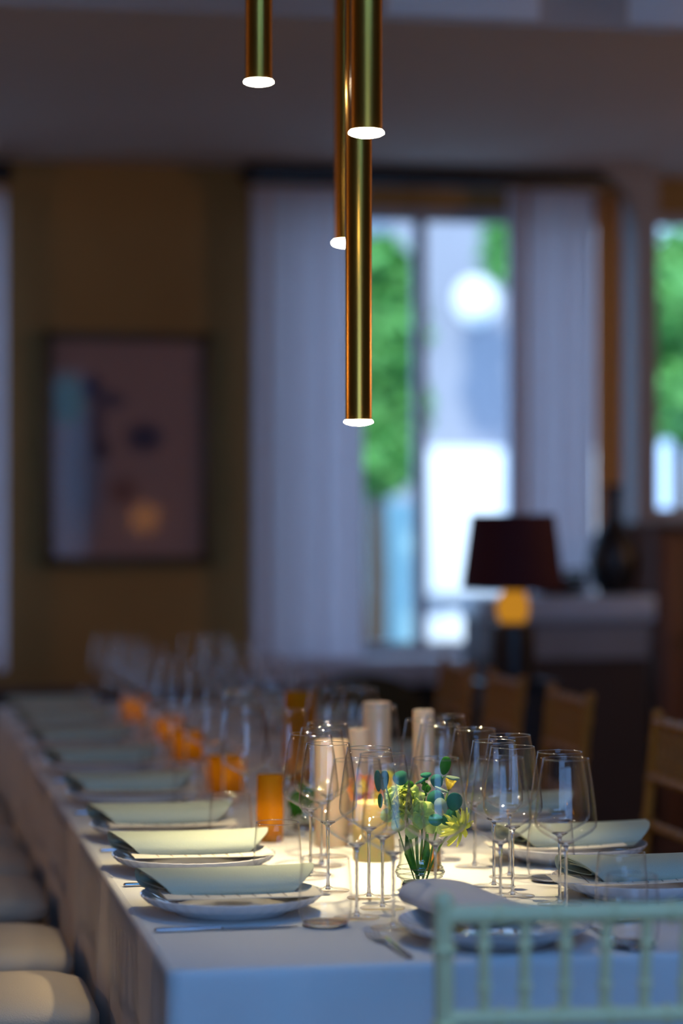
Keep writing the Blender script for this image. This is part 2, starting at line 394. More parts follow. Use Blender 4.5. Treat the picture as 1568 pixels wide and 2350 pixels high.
rod(572, 1412, 412, 'dark curtain rail running above the main window')
rod(-280, 8, 400, 'dark curtain rail end at the far left edge')

# ---------------------------------------------------------------- framed picture
p0, p1 = on_y(98, 762, WY), on_y(482, 1296, WY)
pic = thing('framed_picture', ((p0.x+p1.x)/2, WY-0.03, (p0.z+p1.z)/2), 0, 'framed abstract print under glass on the brown wall', 'picture')
hw, hh = (p1.x-p0.x)/2, (on_y(290, 762, WY).z-on_y(290, 1296, WY).z)/2; fr = 0.042
b_ = MB(); b_.box(-hw, -0.03, -hh, -hw+fr, 0.03, hh, 0.006); b_.box(hw-fr, -0.03, -hh, hw, 0.03, hh, 0.006)
b_.box(-hw, -0.03, -hh, hw, 0.03, -hh+fr, 0.006); b_.box(-hw, -0.03, hh-fr, hw, 0.03, hh, 0.006)
b_.build('frame', pbr('dark bronze frame', (0.10, 0.06, 0.02), 0.5), pic)
def art_material():
    m = bpy.data.materials.new('print'); m.use_nodes = True; n = m.node_tree.nodes; L = m.node_tree.links; b = n['Principled BSDF']
    b.inputs['Roughness'].default_value = 0.8
    tc = n.new('ShaderNodeTexCoord'); last = None
    base = (0.36, 0.22, 0.19, 1)
    cur = None
    # inked blots and, down the left, a window reflection painted green-blue, all ellipses
    blots = [(-0.52, -0.15, 0.26, 0.62, (0.20, 0.20, 0.26)), (-0.72, 0.42, 0.22, 0.22, (0.10, 0.24, 0.17)), (-0.42, 0.52, 0.13, 0.11, (0.06, 0.05, 0.10)),
             (-0.22, 0.42, 0.2, 0.08, (0.12, 0.09, 0.12)), (-0.36, 0.22, 0.09, 0.22, (0.15, 0.10, 0.12)), (-0.32, 0.0, 0.12, 0.10, (0.09, 0.06, 0.08)),
             (0.20, 0.10, 0.22, 0.13, (0.06, 0.05, 0.09)), (-0.05, -0.36, 0.18, 0.12, (0.22, 0.11, 0.09))]
    for cx, cz, rx, rz, col in blots:
        vm = n.new('ShaderNodeVectorMath'); vm.operation = 'SUBTRACT'; vm.inputs[1].default_value = (cx*hw, 0, cz*hh)
        L.new(tc.outputs['Object'], vm.inputs[0])
        v2 = n.new('ShaderNodeVectorMath'); v2.operation = 'MULTIPLY'; v2.inputs[1].default_value = (1/(rx*hw), 0, 1/(rz*hh)); L.new(vm.outputs[0], v2.inputs[0])
        ln = n.new('ShaderNodeVectorMath'); ln.operation = 'LENGTH'; L.new(v2.outputs[0], ln.inputs[0])
        mr = n.new('ShaderNodeMapRange'); mr.inputs['From Min'].default_value = 0.6; mr.inputs['From Max'].default_value = 1.3
        mr.inputs['To Min'].default_value = 1; mr.inputs['To Max'].default_value = 0; L.new(ln.outputs['Value'], mr.inputs['Value'])
        mx = n.new('ShaderNodeMix'); mx.data_type = 'RGBA'; mx.inputs['A'].default_value = base; mx.inputs['B'].default_value = (*col, 1)
        if cur is not None: L.new(cur, mx.inputs['A'])
        L.new(mr.outputs['Result'], mx.inputs['Factor']); cur = mx.outputs['Result']
    L.new(cur, b.inputs['Base Color']); return m
MB().box(-hw+fr-0.002, 0.0, -hh+fr-0.002, hw-fr+0.002, 0.01, hh-fr+0.002).build('print', art_material(), pic, smooth=False)
MB().box(-hw+fr-0.002, -0.012, -hh+fr-0.002, hw-fr+0.002, -0.009, hh-fr+0.002).build('glazing', thin_glass('picture glass', (1, 1, 1), (0.9, 0.9, 0.9), 0.006, 0.3), pic, smooth=False)

# wall lamp on the left-hand back of the room whose globe mirrors in the picture glass
tgt = on_y(333, 1190, WY-0.042); d_ = (tgt-CAM).normalized(); rf = Vector((d_.x, -d_.y, d_.z))
tt = (YB+0.25-tgt.y)/rf.y; gl_ = tgt+rf*tt
sc_ = thing('wall_globe', (gl_.x, YB+0.02, gl_.z), 0, 'warm globe wall lamp on the wall behind the viewer', 'lamp')
MB().ball((0, 0.23, 0), 0.13, 20, 12).build('globe', emit('lit globe', (1.0, 0.38, 0.04), 13.0), sc_)
MB().box(-0.05, 0, -0.08, 0.05, 0.11, 0.0, 0.01).build('bracket', M_brass, sc_)

for nm, x, y, sx, pw in (('left', XL, 3.2, 1, SIDE_FILL_L), ('right', XR, 3.4, -1, SIDE_FILL_R)):  # globes added out of view as warm fill for the room
    q = thing('wall_globe', (x, y, 2.1), 0, 'warm globe added as fill light on the '+nm+' side wall', 'lamp')
    MB().ball((sx*0.16, 0, 0), 0.09, 20, 12).build('globe', MATS['lit globe'], q)
    MB().box(min(0, sx*0.08), -0.04, -0.06, max(0, sx*0.08), 0.04, 0.0, 0.008).build('bracket', M_brass, q)
    l_ = light('side_fill_light', 'POINT', (0, 0, 0), pw, (1.0, 0.62, 0.36), shadow_soft_size=0.1); l_.parent = q; l_.location = (sx*0.36, 0, 0)

# ================================================================ BACK OF THE ROOM
# bar counter
ca, cb = on_y(1116, 1372, 5.6), on_y(1503, 1372, 5.6)
ctop = on_y(1300, 1370, 5.6).z; cth = ctop-on_y(1300, 1425, 5.6).z; cpan = on_y(1300, 1512, 5.6).z
bar = thing('bar_counter', ((ca.x+cb.x)/2, 5.8, 0), 0, 'high counter with a pale stone top behind the red lamp', 'counter')
L2 = (cb.x-ca.x)/2
MB().box(-L2, -0.22, ctop-cth, L2, 0.22, ctop, 0.006).build('worktop', pbr('pale stone', (0.40, 0.50, 0.64), 0.3), bar)
MB().box(-L2+0.01, -0.19, cpan, L2-0.02, 0.2, ctop-cth).build('fascia', pbr('grey fascia', (0.19, 0.21, 0.25), 0.6, var=0.2), bar, smooth=False)
MB().box(-L2+0.01, -0.17, 0, L2-0.02, 0.2, cpan).build('base', M_wood, bar, smooth=False)
# glasses and bowls upon the counter shelf edge, dark planter with leaves
pp = on_y(1296, 1370, 5.7)
pl = thing('planter', (pp.x, 5.78, ctop), 0, 'low dark planter with leaves standing on the pale counter', 'planter')
MB().lathe([(0.04, 0), (0.10, 0.01), (0.12, 0.05), (0.115, 0.055), (0.03, 0.04)], 24).build('bowl', M_black, pl)
b_ = MB(); rng = random.Random(3)
for k in range(40):
    a_ = rng.uniform(0, 6.28); r_ = rng.uniform(0.02, 0.11); z_ = 0.05+rng.uniform(0, 0.05)
    b_.ball((r_*math.cos(a_), r_*math.sin(a_), z_), 0.02, 8, 5, (1, 1, 0.4))
b_.build('foliage', pbr('dark leaf', (0.01, 0.05, 0.015), 0.6), pl)
# tall dark cabinet at the right
k0, k1 = on_y(1506, 1200, 6.1), on_y(1640, 1200, 6.1)
cab = thing('tall_cabinet', ((k0.x+k1.x)/2, 6.3, 0), 0, 'tall dark brown cabinet at the right edge beside the counter', 'cabinet')
cw = (k1.x-k0.x)/2; chh = k0.z
MB().box(-cw, -0.2, 0, cw, 0.25, chh-0.03).build('carcass', pbr('red brown wood', (0.10, 0.035, 0.012), 0.5, var=0.3), cab, smooth=False)
for s_ in (-1, 1):
    dd = MB().box(min(s_*0.004, s_*(cw-0.01)), -0.22, 0.08, max(s_*0.004, s_*(cw-0.01)), -0.2, chh-0.06, 0.004).build('door', pbr('cabinet door wood', (0.13, 0.045, 0.015), 0.5, var=0.3), cab)
    MB().ball((s_*0.03, -0.235, 0.9), 0.015, 12, 7).build('knob', M_brass, dd)
MB().box(-cw-0.01, -0.23, chh-0.03, cw+0.01, 0.25, chh, 0.006).build('top', M_wood, cab)
# dark shelf with dark objects in front of the right-hand curtain
sh = on_y(1440, 1330, 6.45)
sk = tag(MB().lathe([(0.05, 0), (0.09, 0.04), (0.11, 0.14), (0.08, 0.24), (0.035, 0.30), (0.03, 0.42), (0.042, 0.44), (0.03, 0.44), (0.022, 0.3), (0.001, 0.28)], 28).build('tall_vase', M_black), 'tall dark vase on the counter in front of the grey pilaster', 'vase')
sk.location = (cb.x-0.10, 5.82, ctop)

# table lamp with dark red shade on a small stand
LY = 8.2
lb_, lt_ = at(1185, 1352, LY), at(1190, 1180, LY)
lamp = thing('table_lamp', (lb_.x, lb_.y, 0.0), 0, 'lamp with a dark red shade and glowing amber neck', 'lamp')
px = LY/F
zs0, zs1 = lb_.z, lt_.z
lp = thing('pedestal_stand', (lb_.x, lb_.y, 0), 0, 'slim black pedestal carrying the red lamp', 'pedestal')
zped = at(1170, 1560, LY).z
MB().box(-0.12, -0.12, 0, 0.12, 0.12, zped, 0.01).build('column', M_black, lp)
MB().box(-0.14, -0.14, zped-0.02, 0.14, 0.14, zped, 0.006).build('top', M_black, lp)
lp.location = (lb_.x-0.02, lb_.y, 0); lamp.location = (lb_.x-0.012, lb_.y, zped)
r0, r1 = 118*px, 96*px
zz0, zz1 = zs0-zped, zs1-zped
MB().lathe([(r0, zz0), (r0+0.001, zz0+0.004), (r1+0.001, zz1-0.004), (r1, zz1), (r1-0.003, zz1), (r0-0.003, zz0)], 48).build('lamp_shade', pbr('dark red shade', (0.045, 0.001, 0.006), 0.8), lamp)
MB().lathe([(0.05, 0), (0.072, 0.01), (0.076, 0.12), (0.07, at(0, 1432, LY).z-zped), (0.03, at(0, 1425, LY).z-zped)], 32).build('base', M_black, lamp)
za, zb = at(0, 1432, LY).z-zped, at(0, 1350, LY).z-zped
MB().lathe([(0.03, za-0.005), (0.05, za+0.02), (0.056, (za+zb)/2), (0.045, zb-0.02), (0.025, zb)], 32).build('neck', emit('amber glass lit from inside', (0.9, 0.38, 0.03), 0.55), lamp)
MB().tube([(0, 0, zb-0.01), (0, 0, zz1-0.03)], 0.006, 8).build('rod', M_brass, lamp)
b_ = MB()
for a_ in (0, 2.09, 4.19): b_.tube([(0, 0, zz1-0.02), (math.cos(a_)*(r1-0.002), math.sin(a_)*(r1-0.002), zz1-0.01)], 0.002, 6)
b_.build('spider', M_brass, lamp)
# dark armchair backs before the window bench
def armchair(u, v, y, label, wd=0.62):
    p = on_y(u, v, y); t = thing('armchair', (p.x, y, 0), 0, label, 'armchair')
    m = pbr('dark olive upholstery', (0.03, 0.028, 0.012), 0.9)
    b = MB(); H = p.z
    loops = []
    for yy, s in ((-0.06, 0.92), (-0.04, 1.0), (0.05, 1.0), (0.08, 0.9)):
        ol = [(-wd/2*s, yy, 0.38)]
        for i in range(13):
            a = PI*(1-i/12); ol.append((wd/2*s*math.cos(a), yy, H-0.26+0.26*s*math.sin(a)**0.6))
        ol.append((wd/2*s, yy, 0.38)); loops.append(ol)
    b.loft(loops); b.build('backrest', m, t)
    MB().box(-wd/2, 0.02, 0.25, wd/2, 0.55, 0.44, 0.05).build('seat', m, t)
    for sx in (-1, 1):
        MB().box(min(sx*wd/2, sx*(wd/2-0.09)), 0.05, 0.2, max(sx*wd/2, sx*(wd/2-0.09)), 0.52, 0.6, 0.04).build('armrest', m, t)
        for sy in (0.02, 0.5): MB().box(sx*(wd/2-0.05)-0.02, sy, 0, sx*(wd/2-0.05)+0.02, sy+0.04, 0.26).build('leg', M_wood, t, smooth=False)
armchair(835, 1545, 5.75, 'dark armchair with rounded back below the window', 0.5)

# ================================================================ PENDANT LAMPS
def pendant(u, v, Y, r, label, power=1.0, cone=80, top=3.40):
    p = at(u, v, Y); t = thing('pendant_lamp', p, 0, label, 'pendant lamp', 'brass tube pendants above the table')
    L = 1.25 if p.z+1.3 < top else top-p.z-0.12
    MB().lathe([(r*0.93, 0.006), (r, 0.0), (r, 0.004), (r, L-0.002), (r*0.98, L), (0.006, L+0.003)], 40).build('tube', M_brass, t)
    MB().lathe([(0.0006, -0.006), (r*0.5, -0.005), (r*0.9, -0.0025), (r*1.08, 0.000), (r*1.09, 0.002), (r*1.0, 0.005)], 32).build('lens', M_lamp, t)  # lens rim wider than the tube, shaped to imitate bloom
    MB().tube([(0, 0, L), (0, 0, top-p.z+0.02)], 0.003, 8).build('cord', M_black, t)
    MB().lathe([(0.045, top-p.z+0.02), (0.05, top-p.z+0.03), (0.05, top-p.z+0.049)], 24).build('canopy', M_brass, t)
    l = light('pendant_beam', 'SPOT', (0, 0, -0.012), SPOT_W*power, (1.0, 0.80, 0.46), spot_size=math.radians(cone), spot_blend=1.0, shadow_soft_size=r*0.9)
    l.parent = t; l.location = (0, 0, -0.012)
    return t
pendant(594, 190, 4.62, 0.0262, 'brass tube pendant hanging highest, left of the cluster', 1.3, 56)
pendant(841, 307, 3.94, 0.0262, 'widest brass tube pendant, nearest, ending just above the longest one', 0.3, 50)
pendant(823, 970, 4.48, 0.0250, 'longest brass tube pendant reaching lowest over the table', 2.3, 76)
pendant(795, 559, 5.30, 0.0262, 'brass tube pendant half hidden behind the longest tube', 0.25, 60)

# ================================================================ TABLE AND CLOTH
TW, TL, TZ = 1.060, 4.95, 0.75
tb = thing('dining_table', (TW/2, TL/2, 0), 0, 'long dining table beneath the white tablecloth', 'table')
MB().box(-TW/2+0.012, -TL/2+0.012, 0.71, TW/2-0.012, TL/2-0.012, 0.745).build('tabletop', M_wood, tb, smooth=False)
for x in (-0.42, 0.42):
    for y in (-2.3, 0, 2.3): MB().box(x-0.03, y-0.03, 0, x+0.03, y+0.03, 0.71).build('leg', M_wood, tb, smooth=False)
def cloth():
    base = []                       # perimeter with fine steps
    def seg(a, b, n):
        return [(a[0]+(b[0]-a[0])*i/n, a[1]+(b[1]-a[1])*i/n) for i in range(n)]
    R = 0.028; c = []
    corners = [(TW, 0), (TW, TL), (0, TL), (0, 0)]
    pts = []
    def arc(cx, cy, a0):
        return [(cx+R*math.cos(math.radians(a0+90*i/8)), cy+R*math.sin(math.radians(a0+90*i/8))) for i in range(8)]
    pts += arc(TW-R, R, -90); pts += seg((TW, R), (TW, TL-R), 220); pts += arc(TW-R, TL-R, 0); pts += seg((TW-R, TL), (R, TL), 50)
    pts += arc(R, TL-R, 90); pts += seg((0, TL-R), (0, R), 260); pts += arc(R, R, 180); pts += seg((R, 0), (TW-R, 0), 60)
    n = len(pts); cen = Vector((TW/2, TL/2)); loops = []
    nor = []
    for i in range(n):
        a, b = Vector(pts[i-1]), Vector(pts[(i+1) % n]); t = (b-a).normalized(); nor.append(Vector((t.y, -t.x)))
    rng = random.Random(5); s = 0; S = []
    for i in range(n):
        S.append(s); s += (Vector(pts[(i+1) % n])-Vector(pts[i])).length
    ph = [rng.uniform(0, 6.28) for _ in range(4)]
    for (z, inset, g) in ((TZ, 0.012, 0), (TZ-0.002, 0.005, 0), (TZ-0.007, 0.001, 0), (TZ-0.016, 0, 0.0), (TZ-0.06, 0, 0.12), (TZ-0.15, 0, 0.35), (TZ-0.30, 0, 0.65), (TZ-0.5, 0, 0.9), (0.015, 0, 1.0)):
        row = []
        for i in range(n):
            sw = S[i]; f = (math.sin(sw*15+ph[0])+0.7*math.sin(sw*27+ph[1])+0.5*math.sin(sw*9+ph[2]))
            off = g*(0.009*f)-inset
            # the cloth gathers into a soft fold at each corner
            dc = min((Vector(pts[i])-Vector(c_)).length for c_ in corners)
            off += g*0.03*math.exp(-(dc/0.05)**2)-g*0.03*math.exp(-((dc-0.09)/0.03)**2)
            p = Vector(pts[i])+nor[i]*off; row.append((p.x, p.y, z))
        loops.append(row)
    b = MB(); b.loft(loops[::-1], False, False)
    # top sheet with barely lifted pressing creases
    top = [(x, y, z) for x, y, z in loops[0]]
    b.add(top, [tuple(range(n))])
    o = b.build('tablecloth', M_cloth, ang=50)
    return o
tc2 = tag(cloth(), 'white floor length cloth covering the long table', 'tablecloth')

# ================================================================ PLACE SETTINGS
def make_plate():
    def ruf(r, a): return (0.018*abs(math.cos(a*20)) if r > 0.125 else 0)
    t = MB().lathe([(0.0005, 0.004), (0.07, 0.004), (0.088, 0.0), (0.095, 0.0), (0.099, 0.005), (0.125, 0.013), (0.142, 0.022), (0.1495, 0.030), (0.151, 0.033),
                    (0.1495, 0.034), (0.141, 0.027), (0.124, 0.018), (0.104, 0.010), (0.095, 0.0085), (0.0005, 0.008)], 160, ruf=ruf).build('charger_plate', M_plate, ang=60)
    return tag(t, 'plate', 'plate', 'scalloped charger plates')
def make_napkin(mat):
    """square napkin folded into a loose flat roll, ends flaring open"""
    prof = []   # (y, z, half length) along the wrapped cloth, from the outer lower front edge over the top and round into the spiral
    P = [(-0.058, 0.003, 0.095), (-0.064, 0.012, 0.103), (-0.062, 0.024, 0.116), (-0.048, 0.037, 0.130), (-0.02, 0.044, 0.142), (0.015, 0.046, 0.148), (0.045, 0.042, 0.150),
         (0.062, 0.031, 0.149), (0.066, 0.018, 0.146), (0.055, 0.006, 0.138), (0.02, 0.003, 0.120), (-0.02, 0.003, 0.108), (-0.048, 0.007, 0.104), (-0.055, 0.018, 0.110),
         (-0.045, 0.030, 0.124), (-0.018, 0.037, 0.136), (0.02, 0.038, 0.142), (0.05, 0.029, 0.142), (0.054, 0.017, 0.138), (0.03, 0.012, 0.124), (-0.01, 0.012, 0.112), (-0.035, 0.018, 0.112), (-0.03, 0.027, 0.12), (0.0, 0.030, 0.13), (0.035, 0.026, 0.13)]
    # refine with a Catmull pass
    Q = []
    for i in range(len(P)-1):
        a, b, c, d = [Vector(P[max(0, min(len(P)-1, k))]) for k in (i-1, i, i+1, i+2)]
        for j in range(4):
            t = j/4; Q.append(0.5*((2*b)+(-a+c)*t+(2*a-5*b+4*c-d)*t*t+(-a+3*b-3*c+d)*t**3))
    Q.append(Vector(P[-1])); n = len(Q)
    b = MB(); NX = 17; v = []; f = []
    th = 0.0013
    for side in (0, 1):
        for i in range(n):
            tn = (Q[min(i+1, n-1)]-Q[max(i-1, 0)]); tn = Vector((tn.x, tn.y)).normalized(); nn = Vector((-tn.y, tn.x))*(th if side else -th)
            for j in range(NX):
                s = (j/(NX-1)*2-1); x = s*Q[i].z
                lift = 0.0015*abs(s)**3*(1 if Q[i].y > 0.02 else 0.0)
                sag = -0.001*math.cos(s*PI/2)
                v.append((x*(1+0.02*(s < 0)), Q[i].x+nn.x+0.006*s*s*0.4, max(0.0005, Q[i].y+(nn.y+Q[i].y)*0.84-Q[i].y+lift+sag*(Q[i].y > 0.02))))
    def id_(s, i, j): return s*n*NX+i*NX+j
    for i in range(n-1):
        for j in range(NX-1):
            f.append((id_(0, i, j), id_(0, i+1, j), id_(0, i+1, j+1), id_(0, i, j+1)))
            f.append((id_(1, i, j), id_(1, i, j+1), id_(1, i+1, j+1), id_(1, i+1, j)))
        for j in (0, NX-1): f.append((id_(0, i, j), id_(1, i, j), id_(1, i+1, j), id_(0, i+1, j)))
    for i in (0, n-1):
        for j in range(NX-1): f.append((id_(0, i, j), id_(0, i, j+1), id_(1, i, j+1), id_(1, i, j)))
    b.add(v, f)
    o = b.build('folded_napkin', mat, ang=70)
    return tag(o, 'napkin', 'napkin', 'folded cloth napkins on the plates')
def make_card():
    t = thing('menu_card', (0, 0, 0), 0, 'card', 'menu card', 'menu cards on the plates')
    b = MB(); n = 14; lo = []
    L, W = 0.262, 0.105
    def zc(s, w_): return 0.0005+0.006*(s*s)+0.004*math.sin((s+1)*2.0)*(1 if w_ < 0 else 0.2)
    loops = []
    for i in range(n+1):
        s = i/n*2-1; x = s*L/2
        loops.append([(x, -W/2+0.006*s, zc(s, -1)), (x, 0.0, zc(s, 0.1)), (x, W/2, zc(s, 1)), (x, W/2, zc(s, 1)+0.0008), (x, 0.0, zc(s, 0.1)+0.0008), (x, -W/2+0.006*s, zc(s, -1)+0.0008)])
    b.loft(loops); b.build('card', M_card, t)
    k = MB(); rng = random.Random(2)
    for r in range(7):                                    # printed lines running across the card, too small to read
        x = -0.085+r*0.026; s = x/(L/2); y = -W/2+0.012
        while y < W/2-0.014:
            l = rng.uniform(0.004, 0.009)
            z = zc(s, -1)+(zc(s, 0.1)-zc(s, -1))*min(1, max(0, (y+W/2)/(W/2)))+0.0012
            k.box(x-0.0009, y, z, x+0.0009, y+l, z+0.0002); y += l+rng.uniform(0.0025, 0.004)
    k.build('print', M_ink, t, smooth=False)
    return t
def make_knife():
    t = thing('table_knife', (0, 0, 0), 0, 'knife', 'knife', 'table knives')
    MB().box(-0.115, -0.0065, 0.0, -0.005, 0.0065, 0.006, 0.0028).build('handle', M_steel, t)
    n = 14; loops = []
    for i in range(n+1):
        x = -0.008+i/n*0.125; e = min(1, (n-i)/4)**0.5; w0 = 0.009*e+0.0004
        loops.append([(x, -w0*0.9, 0.0012), (x, w0*0.55, 0.0010), (x, w0*0.55, 0.0026), (x, -w0*0.9, 0.0016)])
    MB().loft(loops).build('blade', M_steel, t)
    return t
def make_fork():
    t = thing('table_fork', (0, 0, 0), 0, 'fork', 'fork', 'table forks')
    MB().loft([[(x, -w_, z), (x, w_, z), (x, w_, z+h), (x, -w_, z+h)] for x, w_, z, h in
               ((-0.105, 0.005, 0.0, 0.003), (-0.09, 0.0065, 0.0005, 0.0035), (-0.03, 0.004, 0.004, 0.004), (0.02, 0.003, 0.009, 0.003), (0.04, 0.006, 0.008, 0.0025), (0.05, 0.011, 0.006, 0.0022), (0.06, 0.0115, 0.004, 0.002))]).build('handle', M_steel, t)
    b = MB()
    for k in range(4):
        y = -0.0098+k*0.0065
        b.tube([(0.058, y, 0.005), (0.075, y, 0.002), (0.09, y, 0.003), (0.102, y, 0.007)], [0.0017, 0.0016, 0.0013, 0.0007], 6)
    b.build('tines', M_steel, t)
    return t
def make_wine_glass():
    t = thing('wine_glass', (0, 0, 0), 0, 'glass', 'wine glass', 'stemmed wine glasses on the table')
    outer = [(0.0030, 0.112), (0.0042, 0.1155), (0.009, 0.1195), (0.021, 0.1265), (0.034, 0.1335), (0.0445, 0.1405), (0.0505, 0.148), (0.0520, 0.156), (0.0515, 0.168), (0.0490, 0.190), (0.0450, 0.220), (0.0405, 0.248), (0.0383, 0.2603)]
    inner = [(r-0.0009, z+(0.0016 if z < 0.15 else 0.0)) for r, z in reversed(outer[2:])]
    MB().lathe(outer+[(0.03785, 0.261)]+inner+[(0.0005, 0.1205)], 64).build('bowl', M_glass, t, ang=60)
    r = MB(); pr = [(0.0379+0.00085*math.cos(a), 0.2606+0.0007*math.sin(a)) for a in [2*PI*i/8 for i in range(9)]]
    r.lathe(pr, 64); r.f = [f for f in r.f if len(f) == 4]; r.build('rim', M_rim, t, ang=180)
    MB().lathe([(0.0048, 0.0035), (0.0034, 0.009), (0.0027, 0.02), (0.0025, 0.06), (0.0026, 0.095), (0.0031, 0.107), (0.0044, 0.1160), (0.0085, 0.1188), (0.0135, 0.1217), (0.0130, 0.1229), (0.0080, 0.1218), (0.0005, 0.1212)], 20).build('stem', M_stem, t, ang=60)
    MB().lathe([(0.038, 0.0006), (0.0385, 0.0013), (0.038, 0.0019), (0.02, 0.003), (0.010, 0.0048), (0.005, 0.009)], 56).build('foot', M_glass, t, ang=60)
    return t
def make_tumbler():
    t = thing('tumbler', (0, 0, 0), 0, 'tumbler', 'water glass', 'clear water tumblers on the table')
    o_ = [(0.030, 0.0005), (0.036, 0.003), (0.0405, 0.012), (0.0432, 0.028), (0.0440, 0.045), (0.0425, 0.075), (0.0390, 0.1095)]
    MB().lathe([(0.0005, 0.0005)]+o_+[(0.0385, 0.1103), (0.0378, 0.1095)]+[(r-0.0014, z) for r, z in reversed(o_[2:-1])]+[(0.034, 0.008), (0.0005, 0.007)], 56).build('body', M_glass, t, ang=60)
    r = MB(); r.lathe([(0.0384+0.0009*math.cos(a), 0.110+0.0008*math.sin(a)) for a in [2*PI*i/8 for i in range(9)]], 56); r.f = [f for f in r.f if len(f) == 4]; r.build('rim', M_rim, t, ang=180)
    MB().lathe([(0.0005, 0.001), (0.029, 0.001), (0.035, 0.0035), (0.037, 0.007), (0.0005, 0.0072)], 40).build('thick_base', M_stem, t, ang=60)
    return t
plates, naps, napsl = Proto(make_plate()), Proto(make_napkin(M_napkin)), None
cards, knives, forks, wines, tumbs = Proto(make_card()), Proto(make_knife()), Proto(make_fork()), Proto(make_wine_glass()), Proto(make_tumbler())
YL = [0.50, 0.98, 1.43, 2.04, 2.70, 3.30, 3.88, 4.45]
YR = [0.54, 0.98, 1.50, 2.08, 2.70, 3.30, 3.88, 4.45]
def side_setting(side, k, y):
    o = ORD[k]; left = side == 'left'
    x = 0.170 if left else TW-0.165; sg = 1 if left else -1; e = ' place from the near end, '+side+' side'
    far = k > 3
    plates.put((x, y, TZ+0.0005), 0.1*k, 'scalloped plate at the '+o+e)
    # card lies across the rim, the napkin over its back half
    cards.put((x+(0.010 if left else -0.035), y-0.030, TZ+0.0315), (0.02 if left else PI-0.12), 'cream menu card at the '+o+e)
    naps.put((x+(0 if left else 0.02), y+(0.032 if left else 0.005), TZ+0.029), (0.015 if left else PI*0+0.02)+random.uniform(-0.02, 0.02), 'sage green napkin at the '+o+e)
    if left or k: knives.put((x-0.035*sg, y-0.172, TZ+0.0005), 0 if left else PI, 'steel knife at the '+o+e)
    forks.put((x-0.01*sg, y+0.180, TZ+0.0005), 0 if left else PI, 'steel fork at the '+o+e)
for k, y in enumerate(YL): side_setting('left', k, y)
for k, y in enumerate(YR): side_setting('right', k, y)
# head of the table
HX, HY = 0.535, 0.155
plates.put((HX, HY, TZ+0.0005), 0.07, 'scalloped plate at the head place, seen through the front chair back')
cards.put((HX+0.045, HY-0.01, TZ+0.0315), PI/2+0.05, 'cream menu card on the plate behind the front chair back')
hn = Proto(make_napkin(M_lilac)).put((HX-0.030, HY+0.015, TZ+0.0335), PI/2+0.16, 'pale bluish napkin pointing down the table on the head plate')
forks.put((HX-0.175, HY-0.03, TZ+0.0005), PI/2+0.08, 'dark looking fork left of the head plate')
knives.put((HX+0.180, HY-0.03, TZ+0.0005), PI/2, 'knife right of the head plate behind the front chair')

# ---- wine glasses: the near ones one by one
near = [
 (753, 4.27, 'sharp clear wine glass nearest the candle, left of the flowers'),
 (713, 4.46, 'slightly blurred wine glass directly behind the sharp one left of the flowers'),
 (738, 4.57, 'blurred wine glass with rim level with the top of the candle'),
 (752, 4.69, 'blurred wine glass just left of the tall pale candle'),
 (847, 4.19, 'wine glass with sharp rim in front of the candle and orange flower'),
 (878, 4.08, 'wine glass standing before the lime flower, left of its centre'),
 (1000, 4.01, 'low blurred wine glass directly in front of the flower vase'),
 (819, 3.985, 'blurred front wine glass between the sharp glass and the flowers'),
 (903, 3.885, 'frontmost blurred wine glass just left of the vase'),
 (1134, 4.318, 'sharp wine glass just right of the eucalyptus leaves'),
 (1177, 4.21, 'sharp wine glass second to the right of the eucalyptus leaves'),
 (1170, 4.43, 'wine glass behind the pair right of the eucalyptus'),
 (1149, 4.02, 'low blurred wine glass in front of the pair right of the eucalyptus'),
 (1285, 4.12, 'rear of the two overlapping wine glasses at the far right'),
 (1299, 4.005, 'front of the two overlapping wine glasses at the far right'),
 (1090, 4.56, 'wine glass rising behind the vertical green leaf'),
 (976, 4.76, 'blurred wine glass behind the flowers, left of two'),
 (1010, 4.65, 'blurred wine glass behind the flowers, right of two'),
 (1022, 4.86, 'small blurred wine glass rim peeking behind the flower glasses'),
]
for u, Y, lab in near:
    p = at(u, 1500, Y); wines.put((p.x, p.y, TZ+0.0005), random.uniform(0, 6), lab)
for k in range(2, 8):
    for side, yy in (('left', YL[k]), ('right', YR[k])):
        for j, (dx, dy, w_) in enumerate(((0.365, -0.10, 'outer'), (0.425, 0.0, 'middle'), (0.350, 0.08, 'inner'))):
            if side == 'right' and k == 2 and j != 1: continue
            if side == 'left' and k == 2 and j == 0: continue
            x = dx if side == 'left' else TW-dx-0.004
            wines.put((x, yy+dy, TZ+0.0005), 0.3*k, f'blurred {w_} wine glass by the {ORD[k]} place along the {side} side')
for u, Y, lab in ((747, 3.91, 'blurred tumbler nearest the camera, right of the nearest left plate'), (637, 4.36, 'tumbler with crisp rim right of the second left napkin'),
                  (529, 4.80, 'blurred tumbler right of the third left napkin'), (1427, 3.97, 'tumbler in front of the blue-lit napkin at right'),
                  (1264, 4.39, 'tumbler between the wine glasses and the second right napkin'), (1450, 3.72, 'tumbler seen through the front chair back at right')):
    p = at(u, 1500, Y); tumbs.put((p.x, p.y, TZ+0.0005), 0, lab)
for k in range(3, 8):
    tumbs.put((0.285, YL[k]-0.175, TZ+0.0005), 0, f'far blurred tumbler by the {ORD[k]} place along the left side')
    tumbs.put((TW-0.285, YR[k]-0.175, TZ+0.0005), 0, f'far blurred tumbler by the {ORD[k]} place along the right side')

